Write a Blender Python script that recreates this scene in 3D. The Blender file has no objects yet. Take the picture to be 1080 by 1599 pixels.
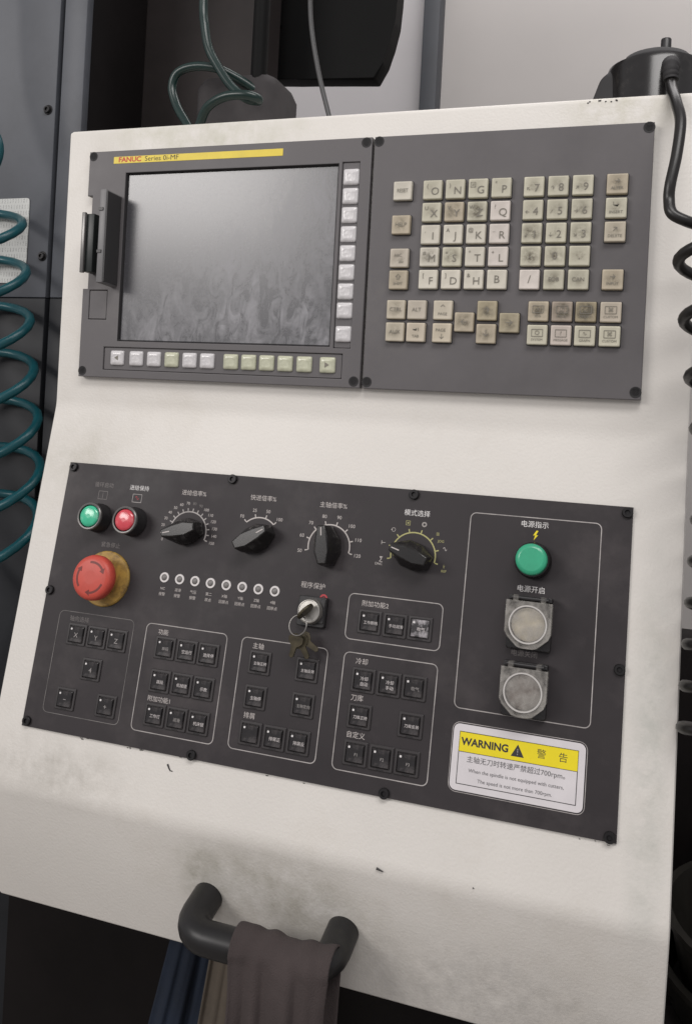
import bpy, bmesh, math, random
from mathutils import Vector, Matrix
random.seed(7)
sc = bpy.context.scene
col = sc.collection
R = math.radians

# ------------------------------------------------------------------ camera
Z0 = 1.5                                  # height of the top of the display unit (m)
def W(x, y, z):                           # millimetres (right, down, into the scene) -> metres
    return Vector((x*.001, z*.001, Z0 - y*.001))
cam_d = bpy.data.cameras.new('camera'); cam = bpy.data.objects.new('camera', cam_d); col.objects.link(cam)
sc.camera = cam
cam_d.sensor_fit = 'VERTICAL'; cam_d.sensor_height = 36.0
cam_d.lens = 36.0*1353.42/1599; cam_d.shift_y = -(799.5-634.41)/1599
cam_d.clip_start = .01; cam_d.clip_end = 60
def rodrigues(r):
    v = Vector(r); return Matrix.Rotation(v.length, 3, v.normalized())
Rc = rodrigues((-.0132, .325, .0507))     # scene -> camera, right / down / forward rows
rows = [Vector(Rc[i]) for i in range(3)]
cv = lambda v: Vector((v.x, v.z, -v.y))
right, down, fwd = [cv(v) for v in rows]
m = Matrix.Identity(4)
for i in range(3):
    m[i][0] = right[i]; m[i][1] = -down[i]; m[i][2] = -fwd[i]
m.translation = W(520.76, 239.99, -728.42)
cam.matrix_world = m

# ------------------------------------------------------------------ light
world = bpy.data.worlds.new('World'); sc.world = world; world.use_nodes = True
bg = world.node_tree.nodes['Background']; bg.inputs[0].default_value = (.80, .78, .80, 1); bg.inputs[1].default_value = .56
def area(name, loc, target, sx, sy, watts, colr):
    d = bpy.data.lights.new(name, 'AREA'); d.shape = 'RECTANGLE'; d.size = sx; d.size_y = sy; d.energy = watts; d.color = colr
    o = bpy.data.objects.new(name, d); col.objects.link(o); o.location = loc
    o.rotation_euler = (Vector(target)-Vector(loc)).to_track_quat('-Z', 'Y').to_euler()
    return o
area('workshop_lamp_front', (-1.75, -2.7, 2.42), (.25, 0, 1.25), 1.7, .8, 46, (1, .96, .93))
area('workshop_lamp_overhead', (.95, -1.4, 3.0), (.4, -.1, 1.1), 1.6, .6, 30, (1, .97, .95))
area('workshop_lamp_back', (.6, .75, 3.0), (.3, 1.3, 1.7), 1.4, .6, 13, (1, .96, .95))
vs = sc.view_settings
vs.view_transform = 'Standard'; vs.look = 'None'; vs.exposure = -0.06; vs.gamma = 1.0; vs.use_curve_mapping = False

# ------------------------------------------------------------------ materials
MATS = {}
def mat(name, colr, rough=.5, metal=0, spec=.5, var=.0, vscale=30, bump=0, bscale=300, bdist=.0005, coat=0, stain=None, emis=None, rvar=0):
    """principled paint/plastic/metal; var = blotchy value variation, stain=(colour, amount, scale, threshold)"""
    M = bpy.data.materials.new(name); M.use_nodes = True; nt = M.node_tree; N = nt.nodes; Lk = nt.links
    b = N['Principled BSDF']; b.inputs['Roughness'].default_value = rough; b.inputs['Metallic'].default_value = metal
    b.inputs['Specular IOR Level'].default_value = spec; b.inputs['Coat Weight'].default_value = coat; b.inputs['Coat Roughness'].default_value = .15
    c = (*colr, 1)
    b.inputs['Base Color'].default_value = c
    tc = N.new('ShaderNodeTexCoord'); out = None
    if var:
        n = N.new('ShaderNodeTexNoise'); n.inputs['Scale'].default_value = vscale; n.inputs['Detail'].default_value = 6; n.inputs['Roughness'].default_value = .62
        Lk.new(tc.outputs['Object'], n.inputs['Vector'])
        rp = N.new('ShaderNodeMapRange'); rp.inputs['From Min'].default_value = .3; rp.inputs['From Max'].default_value = .7
        rp.inputs['To Min'].default_value = 1-var; rp.inputs['To Max'].default_value = 1+var; Lk.new(n.outputs['Fac'], rp.inputs['Value'])
        mx = N.new('ShaderNodeVectorMath'); mx.operation = 'SCALE'; mx.inputs[0].default_value = colr; Lk.new(rp.outputs['Result'], mx.inputs['Scale'])
        out = mx.outputs['Vector']
        if rvar:
            r2 = N.new('ShaderNodeMapRange'); r2.inputs['From Min'].default_value = .3; r2.inputs['From Max'].default_value = .7
            r2.inputs['To Min'].default_value = max(.02, rough-rvar); r2.inputs['To Max'].default_value = rough+rvar
            Lk.new(n.outputs['Fac'], r2.inputs['Value']); Lk.new(r2.outputs['Result'], b.inputs['Roughness'])
    if stain:
        scol, amt, ssc, thr = stain
        n = N.new('ShaderNodeTexNoise'); n.inputs['Scale'].default_value = ssc; n.inputs['Detail'].default_value = 8; n.inputs['Roughness'].default_value = .7
        Lk.new(tc.outputs['Object'], n.inputs['Vector'])
        rp = N.new('ShaderNodeMapRange'); rp.inputs['From Min'].default_value = thr; rp.inputs['From Max'].default_value = thr+.22; rp.inputs['To Max'].default_value = amt
        Lk.new(n.outputs['Fac'], rp.inputs['Value'])
        mx = N.new('ShaderNodeMix'); mx.data_type = 'RGBA'; mx.inputs[6].default_value = c; mx.inputs[7].default_value = (*scol, 1)
        if out: Lk.new(out, mx.inputs[6])
        Lk.new(rp.outputs['Result'], mx.inputs[0]); out = mx.outputs[2]
    if out: Lk.new(out, b.inputs['Base Color'])
    if bump:
        n = N.new('ShaderNodeTexNoise'); n.inputs['Scale'].default_value = bscale; n.inputs['Detail'].default_value = 3
        Lk.new(tc.outputs['Object'], n.inputs['Vector'])
        bp = N.new('ShaderNodeBump'); bp.inputs['Strength'].default_value = bump; bp.inputs['Distance'].default_value = bdist
        Lk.new(n.outputs['Fac'], bp.inputs['Height']); Lk.new(bp.outputs['Normal'], b.inputs['Normal'])
    if emis:
        b.inputs['Emission Color'].default_value = (*emis[0], 1); b.inputs['Emission Strength'].default_value = emis[1]
    MATS[name] = M
    return M

m_upper = mat('display grey paint', (.112, .105, .108), .48, spec=.4, var=.10, vscale=14, bump=.12, bscale=900, bdist=.0003, stain=((.17, .16, .15), .5, 9, .56), rvar=.08)
m_lower = mat('operator panel paint', (.033, .0285, .0305), .5, spec=.3, var=.16, vscale=12, bump=.10, bscale=900, bdist=.0003, stain=((.070, .061, .062), .85, 8, .50), rvar=.12)
m_black = mat('black plastic', (.018, .017, .018), .38, var=.2, vscale=60)
m_blackgloss = mat('black gloss plastic', (.014, .013, .013), .22, var=.2, vscale=90, stain=((.06, .055, .05), .5, 60, .56))
m_blackmatte = mat('black matte rubber', (.016, .015, .016), .7, var=.2, vscale=50)
m_screw = mat('blackened steel', (.02, .019, .02), .45, metal=.6)
m_slate = mat('machine grey paint', (.082, .088, .102), .5, var=.14, vscale=9, bump=.1, bscale=500, stain=((.05, .052, .058), .7, 6, .5))
m_dark = mat('dark machine interior', (.0085, .007, .007), .6, spec=.12, var=.4, vscale=4)
m_slate_shaded = mat('machine grey with painted shade', (.017, .0185, .022), .5, spec=.3, var=.3, vscale=6)  # light falloff down the side panel, put into a darker colour
m_body = mat('brown black machine body', (.022, .018, .0175), .55, spec=.2, var=.35, vscale=5)
m_blackpaint = mat('black painted sheet', (.0035, .0035, .0035), .6, spec=.12, var=.2, vscale=8)
m_wall = mat('wall plaster', (.52, .505, .51), .9, var=.03, vscale=3, bump=.1, bscale=80, stain=((.45, .42, .42), .35, 2.2, .55))
m_wall2 = mat('beige partition', (.44, .42, .405), .85, var=.03, vscale=3)
m_post = mat('post paint', (.050, .054, .062), .6, var=.1, vscale=8)
m_floor = mat('workshop floor', (.30, .28, .26), .8, spec=.2, var=.3, vscale=4)
m_hose = mat('green air hose', (.004, .066, .082), .3, var=.15, vscale=40)
m_hosed = mat('dark green air hose', (.004, .020, .017), .3, var=.15, vscale=40)
m_cable = mat('black cable rubber', (.009, .008, .0075), .36, var=.2, vscale=60)
m_grey_wire = mat('grey wire', (.045, .045, .046), .45)
m_white = mat('white print', (.72, .70, .69), .6)
m_cream = mat('cream print', (.50, .46, .44), .6)
m_faint = mat('worn print', (.17, .155, .15), .6)
m_line = mat('border print', (.36, .335, .325), .6, var=.35, vscale=60)
m_yellowprint = mat('worn yellow print', (.40, .38, .16), .6)
m_ink = mat('dark ink', (.03, .028, .028), .6)
m_keyink = mat('key ink', (.20, .185, .155), .7)
m_red_ink = mat('red ink', (.50, .045, .02), .5)
m_redprint = mat('red print', (.45, .05, .06), .6)
m_yellow = mat('yellow strip', (.72, .56, .045), .45, var=.08, vscale=50, stain=((.5, .42, .1), .6, 30, .55))
m_warnyellow = mat('warning yellow', (.80, .66, .012), .45, var=.04, vscale=40)
m_sticker = mat('sticker white', (.66, .63, .645), .35, var=.05, vscale=40)
m_steel = mat('worn steel', (.55, .53, .49), .3, metal=.85, var=.2, vscale=80)
m_brass = mat('tarnished brass', (.06, .05, .03), .5, metal=.5, var=.4, vscale=120)
m_estop = mat('emergency red', (.52, .070, .048), .45, var=.10, vscale=60, stain=((.33, .06, .05), .6, 50, .55))
m_estopmark = mat('emergency arrow', (.16, .025, .02), .5)
m_collar = mat('grimy yellow', (.42, .26, .055), .55, var=.25, vscale=60, stain=((.10, .06, .025), .9, 55, .45))
m_ring = mat('bezel grey metal', (.16, .155, .15), .3, metal=.5)
m_green = mat('green lens', (.035, .36, .20), .35, var=.1, vscale=60, coat=.3)
m_greenlit = mat('green lens pale', (.045, .47, .27), .2, var=.25, vscale=110, coat=.6, stain=((.45, .62, .52), .7, 75, .50))
m_redlens = mat('red lens', (.58, .055, .075), .2, var=.25, vscale=110, coat=.6, stain=((.72, .33, .33), .7, 75, .50))
m_btnframe = mat('button frame plastic', (.032, .028, .029), .45, var=.2, vscale=80)
m_btncap = mat('button cap plastic', (.020, .018, .019), .22, var=.3, vscale=90, stain=((.12, .108, .106), .7, 95, .50))  # pale mottling is grey reflections painted into the cap colour
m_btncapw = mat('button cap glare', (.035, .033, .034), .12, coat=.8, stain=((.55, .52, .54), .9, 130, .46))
m_led = mat('indicator white', (.66, .63, .62), .5)
m_leddark = mat('indicator centre', (.18, .17, .165), .4)
m_capcream = mat('worn cream plastic', (.58, .52, .40), .45, var=.12, vscale=70, stain=((.72, .66, .58), .8, 50, .52))
m_capgrey = mat('worn grey red plastic', (.15, .12, .105), .4, var=.2, vscale=60, stain=((.32, .28, .26), .7, 50, .50))
m_rag = mat('grey brown cloth', (.052, .040, .039), .95, var=.22, vscale=14, bump=.6, bscale=900, bdist=.0012)
m_blue = mat('navy cloth', (.006, .012, .026), .9, var=.3, vscale=20, bump=.5, bscale=300)
m_beige = mat('beige cloth', (.11, .09, .07), .95, var=.2, vscale=20, bump=.5, bscale=300)
m_softw = mat('soft key film', (.60, .585, .59), .22, var=.14, vscale=140, bump=.5, bscale=190, bdist=.0012, coat=.5)
m_softy = mat('soft key yellowed', (.50, .505, .38), .28, var=.16, vscale=140, bump=.4, bscale=170, bdist=.001, coat=.4)
m_placard = None

def cabinet_paint():
    M = mat('cabinet cream paint', (.70, .672, .630), .48, var=.045, vscale=5, stain=((.56, .52, .46), .5, 6, .55))
    nt = M.node_tree; N = nt.nodes; Lk = nt.links; b = N['Principled BSDF']
    src = b.inputs['Base Color'].links[0].from_socket
    geo = N.new('ShaderNodeNewGeometry')
    def smudge(src, centre, rad, colr, amt, scale):
        """hand grime of its own shape on the paint, placed in object space"""
        sub = N.new('ShaderNodeVectorMath'); sub.operation = 'SUBTRACT'; sub.inputs[1].default_value = centre
        Lk.new(geo.outputs['Position'], sub.inputs[0])
        dv = N.new('ShaderNodeVectorMath'); dv.operation = 'DIVIDE'; dv.inputs[1].default_value = rad; Lk.new(sub.outputs[0], dv.inputs[0])
        ln = N.new('ShaderNodeVectorMath'); ln.operation = 'LENGTH'; Lk.new(dv.outputs[0], ln.inputs[0])
        mr = N.new('ShaderNodeMapRange'); mr.interpolation_type = 'SMOOTHSTEP'; mr.inputs['From Min'].default_value = 1; mr.inputs['From Max'].default_value = .15
        Lk.new(ln.outputs['Value'], mr.inputs['Value'])
        n = N.new('ShaderNodeTexNoise'); n.inputs['Scale'].default_value = scale; n.inputs['Detail'].default_value = 8; n.inputs['Roughness'].default_value = .72
        Lk.new(geo.outputs['Position'], n.inputs['Vector'])
        mr2 = N.new('ShaderNodeMapRange'); mr2.inputs['From Min'].default_value = .36; mr2.inputs['From Max'].default_value = .68; Lk.new(n.outputs['Fac'], mr2.inputs['Value'])
        ml = N.new('ShaderNodeMath'); ml.operation = 'MULTIPLY'; Lk.new(mr.outputs[0], ml.inputs[0]); Lk.new(mr2.outputs[0], ml.inputs[1])
        m2 = N.new('ShaderNodeMath'); m2.operation = 'MULTIPLY'; m2.inputs[1].default_value = amt; Lk.new(ml.outputs[0], m2.inputs[0])
        mx = N.new('ShaderNodeMix'); mx.data_type = 'RGBA'; mx.inputs[7].default_value = (*colr, 1)
        Lk.new(src, mx.inputs[6]); Lk.new(m2.outputs[0], mx.inputs[0])
        return mx.outputs[2]
    g = (.26, .24, .17)
    src = smudge(src, W(255, 640, -66), (.12, .2, .06), g, .60, 30)      # round the handle
    src = smudge(src, W(190, 640, -60), (.03, .2, .05), (.24, .23, .17), .6, 46)
    src = smudge(src, W(330, 660, -50), (.07, .2, .05), (.30, .28, .23), .3, 42)
    src = smudge(src, W(430, 690, -40), (.16, .2, .07), (.30, .29, .27), .5, 55)
    src = smudge(src, W(40, 575, -70), (.12, .2, .04), (.34, .32, .28), .55, 40)
    src = smudge(src, W(120, -14, 0), (.16, .2, .03), (.42, .42, .30), .6, 40)
    src = smudge(src, W(500, -15, 0), (.07, .2, .03), (.40, .38, .26), .6, 40)
    src = smudge(src, W(540, 480, -55), (.02, .2, .2), (.38, .40, .36), .6, 30)
    src = smudge(src, W(10, 300, -10), (.06, .2, .06), (.45, .43, .36), .5, 40)
    Lk.new(src, b.inputs['Base Color'])
    n = N.new('ShaderNodeTexNoise'); n.inputs['Scale'].default_value = 430; n.inputs['Detail'].default_value = 2.5
    Lk.new(geo.outputs['Position'], n.inputs['Vector'])
    bp = N.new('ShaderNodeBump'); bp.inputs['Strength'].default_value = .3; bp.inputs['Distance'].default_value = .0007
    Lk.new(n.outputs['Fac'], bp.inputs['Height']); Lk.new(bp.outputs['Normal'], b.inputs['Normal'])
    return M
m_cab = cabinet_paint()

def key_plastic():
    """cream keycap: object colour tints it, object alpha sets how worn and greasy its middle is"""
    M = bpy.data.materials.new('keycap cream'); M.use_nodes = True; nt = M.node_tree; N = nt.nodes; Lk = nt.links
    b = N['Principled BSDF']; b.inputs['Roughness'].default_value = .5
    oi = N.new('ShaderNodeObjectInfo'); tc = N.new('ShaderNodeTexCoord')
    off = N.new('ShaderNodeVectorMath'); off.operation = 'ADD'; Lk.new(tc.outputs['Object'], off.inputs[0])
    rv = N.new('ShaderNodeCombineXYZ'); Lk.new(oi.outputs['Random'], rv.inputs[0]); Lk.new(oi.outputs['Random'], rv.inputs[2]); Lk.new(rv.outputs[0], off.inputs[1])
    n = N.new('ShaderNodeTexNoise'); n.inputs['Scale'].default_value = 140; n.inputs['Detail'].default_value = 6; n.inputs['Roughness'].default_value = .7
    Lk.new(off.outputs[0], n.inputs['Vector'])
    ln = N.new('ShaderNodeVectorMath'); ln.operation = 'LENGTH'
    fl = N.new('ShaderNodeVectorMath'); fl.operation = 'MULTIPLY'; fl.inputs[1].default_value = (1, 1, 0); Lk.new(tc.outputs['Object'], fl.inputs[0]); Lk.new(fl.outputs[0], ln.inputs[0])
    rd = N.new('ShaderNodeMapRange'); rd.inputs['From Min'].default_value = .0095; rd.inputs['From Max'].default_value = .002; Lk.new(ln.outputs['Value'], rd.inputs['Value'])
    nm = N.new('ShaderNodeMapRange'); nm.inputs['From Min'].default_value = .35; nm.inputs['From Max'].default_value = .62; Lk.new(n.outputs['Fac'], nm.inputs['Value'])
    ml = N.new('ShaderNodeMath'); ml.operation = 'MULTIPLY'; Lk.new(rd.outputs[0], ml.inputs[0]); Lk.new(nm.outputs[0], ml.inputs[1])
    m2 = N.new('ShaderNodeMath'); m2.operation = 'MULTIPLY'; Lk.new(ml.outputs[0], m2.inputs[0]); Lk.new(oi.outputs['Alpha'], m2.inputs[1]); m2.use_clamp = True
    mx = N.new('ShaderNodeMix'); mx.data_type = 'RGBA'; mx.inputs[7].default_value = (.11, .095, .065, 1)
    vr = N.new('ShaderNodeMapRange'); vr.inputs['From Min'].default_value = .3; vr.inputs['From Max'].default_value = .7; vr.inputs['To Min'].default_value = .88; vr.inputs['To Max'].default_value = 1.08
    Lk.new(n.outputs['Fac'], vr.inputs['Value'])
    sv = N.new('ShaderNodeVectorMath'); sv.operation = 'SCALE'; Lk.new(oi.outputs['Color'], sv.inputs[0]); Lk.new(vr.outputs[0], sv.inputs['Scale'])
    Lk.new(sv.outputs[0], mx.inputs[6]); Lk.new(m2.outputs[0], mx.inputs[0]); Lk.new(mx.outputs[2], b.inputs['Base Color'])
    return M
m_key = key_plastic()

def screen_glass():
    M = bpy.data.materials.new('dusty screen'); M.use_nodes = True; nt = M.node_tree; N = nt.nodes; Lk = nt.links
    b = N['Principled BSDF']; b.inputs['Specular IOR Level'].default_value = .9
    tc = N.new('ShaderNodeTexCoord')
    def noise(scale, vec=(1, 1, 1), det=7, rough=.65, dist=0):
        mp = N.new('ShaderNodeMapping'); mp.inputs['Scale'].default_value = vec; mp.inputs['Rotation'].default_value = (0, 0, R(-24) if vec != (1, 1, 1) else 0)
        Lk.new(tc.outputs['Object'], mp.inputs['Vector'])
        n = N.new('ShaderNodeTexNoise'); n.inputs['Scale'].default_value = scale; n.inputs['Detail'].default_value = det; n.inputs['Roughness'].default_value = rough; n.inputs['Distortion'].default_value = dist
        Lk.new(mp.outputs[0], n.inputs['Vector']); return n.outputs['Fac']
    def rng(s, a, c, lo=0, hi=1):
        r = N.new('ShaderNodeMapRange'); r.inputs['From Min'].default_value = a; r.inputs['From Max'].default_value = c; r.inputs['To Min'].default_value = lo; r.inputs['To Max'].default_value = hi
        Lk.new(s, r.inputs['Value']); return r.outputs[0]
    def mul(a, c):
        k = N.new('ShaderNodeMath'); k.operation = 'MULTIPLY'; Lk.new(a, k.inputs[0]); Lk.new(c, k.inputs[1]); return k.outputs[0]
    wipe = rng(noise(75, (1, .5, 1), dist=1.4), .40, .66)         # finger and rag marks
    speck = rng(noise(260, det=4), .45, .68)
    broad = rng(noise(13), .36, .60)
    sep = N.new('ShaderNodeSeparateXYZ'); Lk.new(tc.outputs['Object'], sep.inputs[0])
    sx = N.new('ShaderNodeMath'); sx.operation = 'MULTIPLY_ADD'; sx.inputs[1].default_value = .75; Lk.new(sep.outputs[0], sx.inputs[0])
    ng = N.new('ShaderNodeMath'); ng.operation = 'MULTIPLY'; ng.inputs[1].default_value = -1; Lk.new(sep.outputs[1], ng.inputs[0]); Lk.new(ng.outputs[0], sx.inputs[2])
    where = rng(sx.outputs[0], -.155, -.045)                     # mostly wiped towards the lower right corner
    mix2 = N.new('ShaderNodeMath'); mix2.operation = 'MAXIMUM'; Lk.new(wipe, mix2.inputs[0]); Lk.new(mul(speck, wipe), mix2.inputs[1])
    fine = rng(noise(420, det=2), .42, .7)
    dust = N.new('ShaderNodeMath'); dust.operation = 'ADD'; Lk.new(mul(mul(mix2.outputs[0], broad), where), dust.inputs[0]); Lk.new(rng(fine, 0, 1, .03, .10), dust.inputs[1])
    mx = N.new('ShaderNodeMix'); mx.data_type = 'RGBA'; mx.inputs[6].default_value = (.060, .060, .066, 1); mx.inputs[7].default_value = (.27, .265, .285, 1)
    Lk.new(dust.outputs[0], mx.inputs[0]); Lk.new(mx.outputs[2], b.inputs['Base Color'])
    Lk.new(rng(dust.outputs[0], 0, 1, .25, .5), b.inputs['Roughness'])
    return M
m_screen = screen_glass()

def clear_plastic():
    M = bpy.data.materials.new('scuffed clear plastic'); M.use_nodes = True; nt = M.node_tree; N = nt.nodes; Lk = nt.links
    b = N['Principled BSDF']; b.inputs['Base Color'].default_value = (.42, .40, .37, 1); b.inputs['Roughness'].default_value = .18
    tc = N.new('ShaderNodeTexCoord'); n = N.new('ShaderNodeTexNoise'); n.inputs['Scale'].default_value = 90; n.inputs['Detail'].default_value = 7; n.inputs['Roughness'].default_value = .7
    Lk.new(tc.outputs['Object'], n.inputs['Vector'])
    r = N.new('ShaderNodeMapRange'); r.inputs['From Min'].default_value = .38; r.inputs['From Max'].default_value = .65; r.inputs['To Min'].default_value = .10; r.inputs['To Max'].default_value = .52
    Lk.new(n.outputs['Fac'], r.inputs['Value']); Lk.new(r.outputs[0], b.inputs['Alpha'])
    return M
m_clear = clear_plastic()

def placard_print():
    M = mat('placard print', (.55, .56, .54), .5)
    nt = M.node_tree; N = nt.nodes; Lk = nt.links; b = N['Principled BSDF']; tc = N['Texture Coordinate'] if 'Texture Coordinate' in N else N.new('ShaderNodeTexCoord')
    mp = N.new('ShaderNodeMapping'); mp.inputs['Scale'].default_value = (1, 1, 1); Lk.new(tc.outputs['Object'], mp.inputs['Vector'])
    br = N.new('ShaderNodeTexBrick'); br.inputs['Scale'].default_value = 1; br.inputs['Brick Width'].default_value = .0042; br.inputs['Row Height'].default_value = .0078
    br.inputs['Mortar Size'].default_value = .0012; br.inputs['Color1'].default_value = (.24, .24, .24, 1); br.inputs['Color2'].default_value = (.40, .40, .39, 1); br.inputs['Mortar'].default_value = (.55, .56, .54, 1)
    Lk.new(mp.outputs[0], br.inputs['Vector'])
    n = N.new('ShaderNodeTexNoise'); n.inputs['Scale'].default_value = 900; Lk.new(tc.outputs['Object'], n.inputs['Vector'])
    st = N.new('ShaderNodeMapRange'); st.inputs['From Min'].default_value = .45; st.inputs['From Max'].default_value = .55; Lk.new(n.outputs['Fac'], st.inputs['Value'])
    mx = N.new('ShaderNodeMix'); mx.data_type = 'RGBA'; mx.inputs[6].default_value = (.55, .56, .54, 1); Lk.new(br.outputs['Color'], mx.inputs[7]); Lk.new(st.outputs[0], mx.inputs[0])
    Lk.new(mx.outputs[2], b.inputs['Base Color'])
    return M
m_placard = placard_print()

# ------------------------------------------------------------------ helpers
def link(name, data, parent=None, loc=(0, 0, 0), material=None):
    o = bpy.data.objects.new(name, data); col.objects.link(o)
    if material and not data.materials: data.materials.append(material)
    o.parent = parent; o.location = loc
    return o
def tag(o, label=None, cat=None, group=None, kind=None):
    if label: o['label'] = label
    if cat: o['category'] = cat
    if group: o['group'] = group
    if kind: o['kind'] = kind
    return o
def mesh_from(bm, name, smooth=35):
    bmesh.ops.recalc_face_normals(bm, faces=bm.faces)
    me = bpy.data.meshes.new(name); bm.to_mesh(me); bm.free()
    if smooth:
        for p in me.polygons: p.use_smooth = True
        me.set_sharp_from_angle(angle=R(smooth))
        for p in me.polygons: p.use_smooth = len(p.vertices) <= 4
    return me
S = .001
def loft(bm, rings, cap0=True, cap1=True, close=True):
    """rings: lists of Vectors of equal length"""
    vs = [[bm.verts.new(p) for p in r] for r in rings]
    n = len(vs[0])
    for a, b in zip(vs, vs[1:]):
        for i in range(n if close else n-1):
            j = (i+1) % n
            bm.faces.new((a[i], a[j], b[j], b[i]))
    if cap0: bm.faces.new(vs[0][::-1])
    if cap1: bm.faces.new(vs[-1])
    return vs
def circle(r, h, n=32, cx=0, cy=0, sx=1, sy=1):
    return [Vector(((cx+r*sx*math.cos(2*math.pi*i/n))*S, (cy+r*sy*math.sin(2*math.pi*i/n))*S, h*S)) for i in range(n)]
def rrect(w, hh, r, h, seg=4, cx=0, cy=0):
    r = max(r, .01); pts = []
    for (sx, sy, a0) in ((1, 1, 0), (-1, 1, 90), (-1, -1, 180), (1, -1, 270)):
        for k in range(seg+1):
            a = R(a0+90*k/seg)
            pts.append(Vector(((cx+sx*(w/2-r)+r*math.cos(a))*S, (cy+sy*(hh/2-r)+r*math.sin(a))*S, h*S)))
    return pts
def lathe(bm, prof, n=32, cx=0, cy=0, cap0=True, cap1=True):
    loft(bm, [circle(r, h, n, cx, cy) for r, h in prof], cap0, cap1)
def slab(bm, w, hh, h0, h1, r=1, b=.6, cx=0, cy=0, seg=4):
    loft(bm, [rrect(w, hh, r, h0, seg, cx, cy), rrect(w, hh, r, h1-b, seg, cx, cy), rrect(w-.6*b, hh-.6*b, r, h1-.3*b, seg, cx, cy), rrect(w-2*b, hh-2*b, max(.05, r-b), h1, seg, cx, cy)])
def box(bm, lo, hi):
    """corner to corner, metres"""
    x0, y0, z0 = lo; x1, y1, z1 = hi
    loft(bm, [[Vector((x0, y0, z)), Vector((x1, y0, z)), Vector((x1, y1, z)), Vector((x0, y1, z))] for z in (z0, z1)])
def bevel_all(bm, off, seg=2):
    bmesh.ops.bevel(bm, geom=[e for e in bm.edges], offset=off, segments=seg, profile=.5, affect='EDGES')
def catmull(pts, n=10):
    out = []; P = [Vector(p) for p in pts]; P = [2*P[0]-P[1]] + P + [2*P[-1]-P[-2]]
    for i in range(1, len(P)-2):
        a, b, c, d = P[i-1:i+3]
        for k in range(n):
            t = k/n
            out.append(.5*((2*b)+(c-a)*t+(2*a-5*b+4*c-d)*t*t+(3*b-a-3*c+d)*t**3))
    out.append(P[-2]); return out
def tube(bm, path, r, n=12, caps=True):
    path = [Vector(p) for p in path]; rings = []
    t = (path[1]-path[0]).normalized(); nrm = t.orthogonal().normalized()
    for i, p in enumerate(path):
        t2 = (path[min(i+1, len(path)-1)]-path[max(i-1, 0)]).normalized()
        q = t.rotation_difference(t2); nrm = (q @ nrm); nrm = (nrm - nrm.dot(t2)*t2).normalized(); t = t2
        bn = t.cross(nrm); rr = r(i/(len(path)-1)) if callable(r) else r
        rings.append([p+(nrm*math.cos(2*math.pi*k/n)+bn*math.sin(2*math.pi*k/n))*rr for k in range(n)])
    loft(bm, rings, caps, caps)
def world_obj(name, bm, material, base, parent=None, smooth=35):
    """mesh given in world metres, its origin put at base"""
    base = Vector(base)
    for v in bm.verts: v.co -= base
    return link(name, mesh_from(bm, name, smooth), parent, base, material)

def plate_mesh(name, outlines, thick, bev, material):
    """filled outlines (first is outside, the rest holes), local mm (x, y up); front face at z = thick"""
    cu = bpy.data.curves.new(name, 'CURVE'); cu.dimensions = '2D'; cu.fill_mode = 'BOTH'
    cu.extrude = (thick/2-bev)*S; cu.bevel_depth = bev*S; cu.bevel_resolution = 2; cu.offset = -bev*S
    for pts in outlines:
        sp = cu.splines.new('POLY'); sp.points.add(len(pts)-1); sp.use_cyclic_u = True
        for q, p in zip(sp.points, pts): q.co = (p[0]*S, p[1]*S, 0, 1)
    o = bpy.data.objects.new(name, cu)
    me = bpy.data.meshes.new_from_object(o); me.name = name
    me.transform(Matrix.Translation((0, 0, thick/2*S)))
    for p in me.polygons: p.use_smooth = True
    me.set_sharp_from_angle(angle=R(30))
    me.materials.clear(); me.materials.append(material)
    bpy.data.objects.remove(o); bpy.data.curves.remove(cu)
    return me
TXT = {}
def text_mesh(body, size, material, bold=0.0, align='CENTER', sx=1.0):
    if any(ord(c) > 0x2000 for c in body): bold = 0.0
    elif bold < .2: bold = 0.0
    k = (body, size, material.name, bold, align, sx)
    if k in TXT: return TXT[k]
    cu = bpy.data.curves.new('lettering', 'FONT'); cu.body = body; cu.size = size*S; cu.align_x = align; cu.align_y = 'CENTER'
    cu.resolution_u = 3; cu.offset = bold*S
    o = bpy.data.objects.new('lettering', cu)
    me = bpy.data.meshes.new_from_object(o); me.name = 'lettering'
    if sx != 1: me.transform(Matrix.Diagonal((sx, 1, 1, 1)))
    me.materials.clear(); me.materials.append(material)
    bpy.data.objects.remove(o); bpy.data.curves.remove(cu)
    TXT[k] = me
    return me
class Frame:
    """a flat face of the console: u right, v down the face, h out of it (mm)"""
    def __init__(s, o, u0, v0): s.o, s.u0, s.v0 = o, u0, v0
    def p(s, u, v, h=0): return Vector(((u-s.u0)*S, -(v-s.v0)*S, h*S))
FOLD = 248.66; TILT = R(-12.2)
def low(u, v, h=0):                       # lower face coordinates -> mm space
    return (u, FOLD+v*math.cos(TILT)+h*math.sin(TILT), v*math.sin(TILT)-h*math.cos(TILT))
def face_empty(name, u, v, lower=False, h=0):
    o = bpy.data.objects.new(name, None); col.objects.link(o); o.empty_display_size = .02
    o.location = W(*(low(u, v, h) if lower else (u, v, -h)))
    o.rotation_euler = (R(90)+(TILT if lower else 0), 0, 0)
    return o
def put_text(fr, body, u, v, h, size, material, parent=None, bold=0.0, align='CENTER', sx=1.0, rot=0):
    o = link('lettering', text_mesh(body, size, material, bold, align, sx), fr.o, fr.p(u, v, h)); o.rotation_euler.z = rot
    return o
def child_text(parent, body, x, y, z, size, material, bold=0.0, name='legend', sx=1.0):
    return link(name, text_mesh(body, size, material, bold, 'CENTER', sx), parent, (x*S, y*S, z*S))

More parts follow.
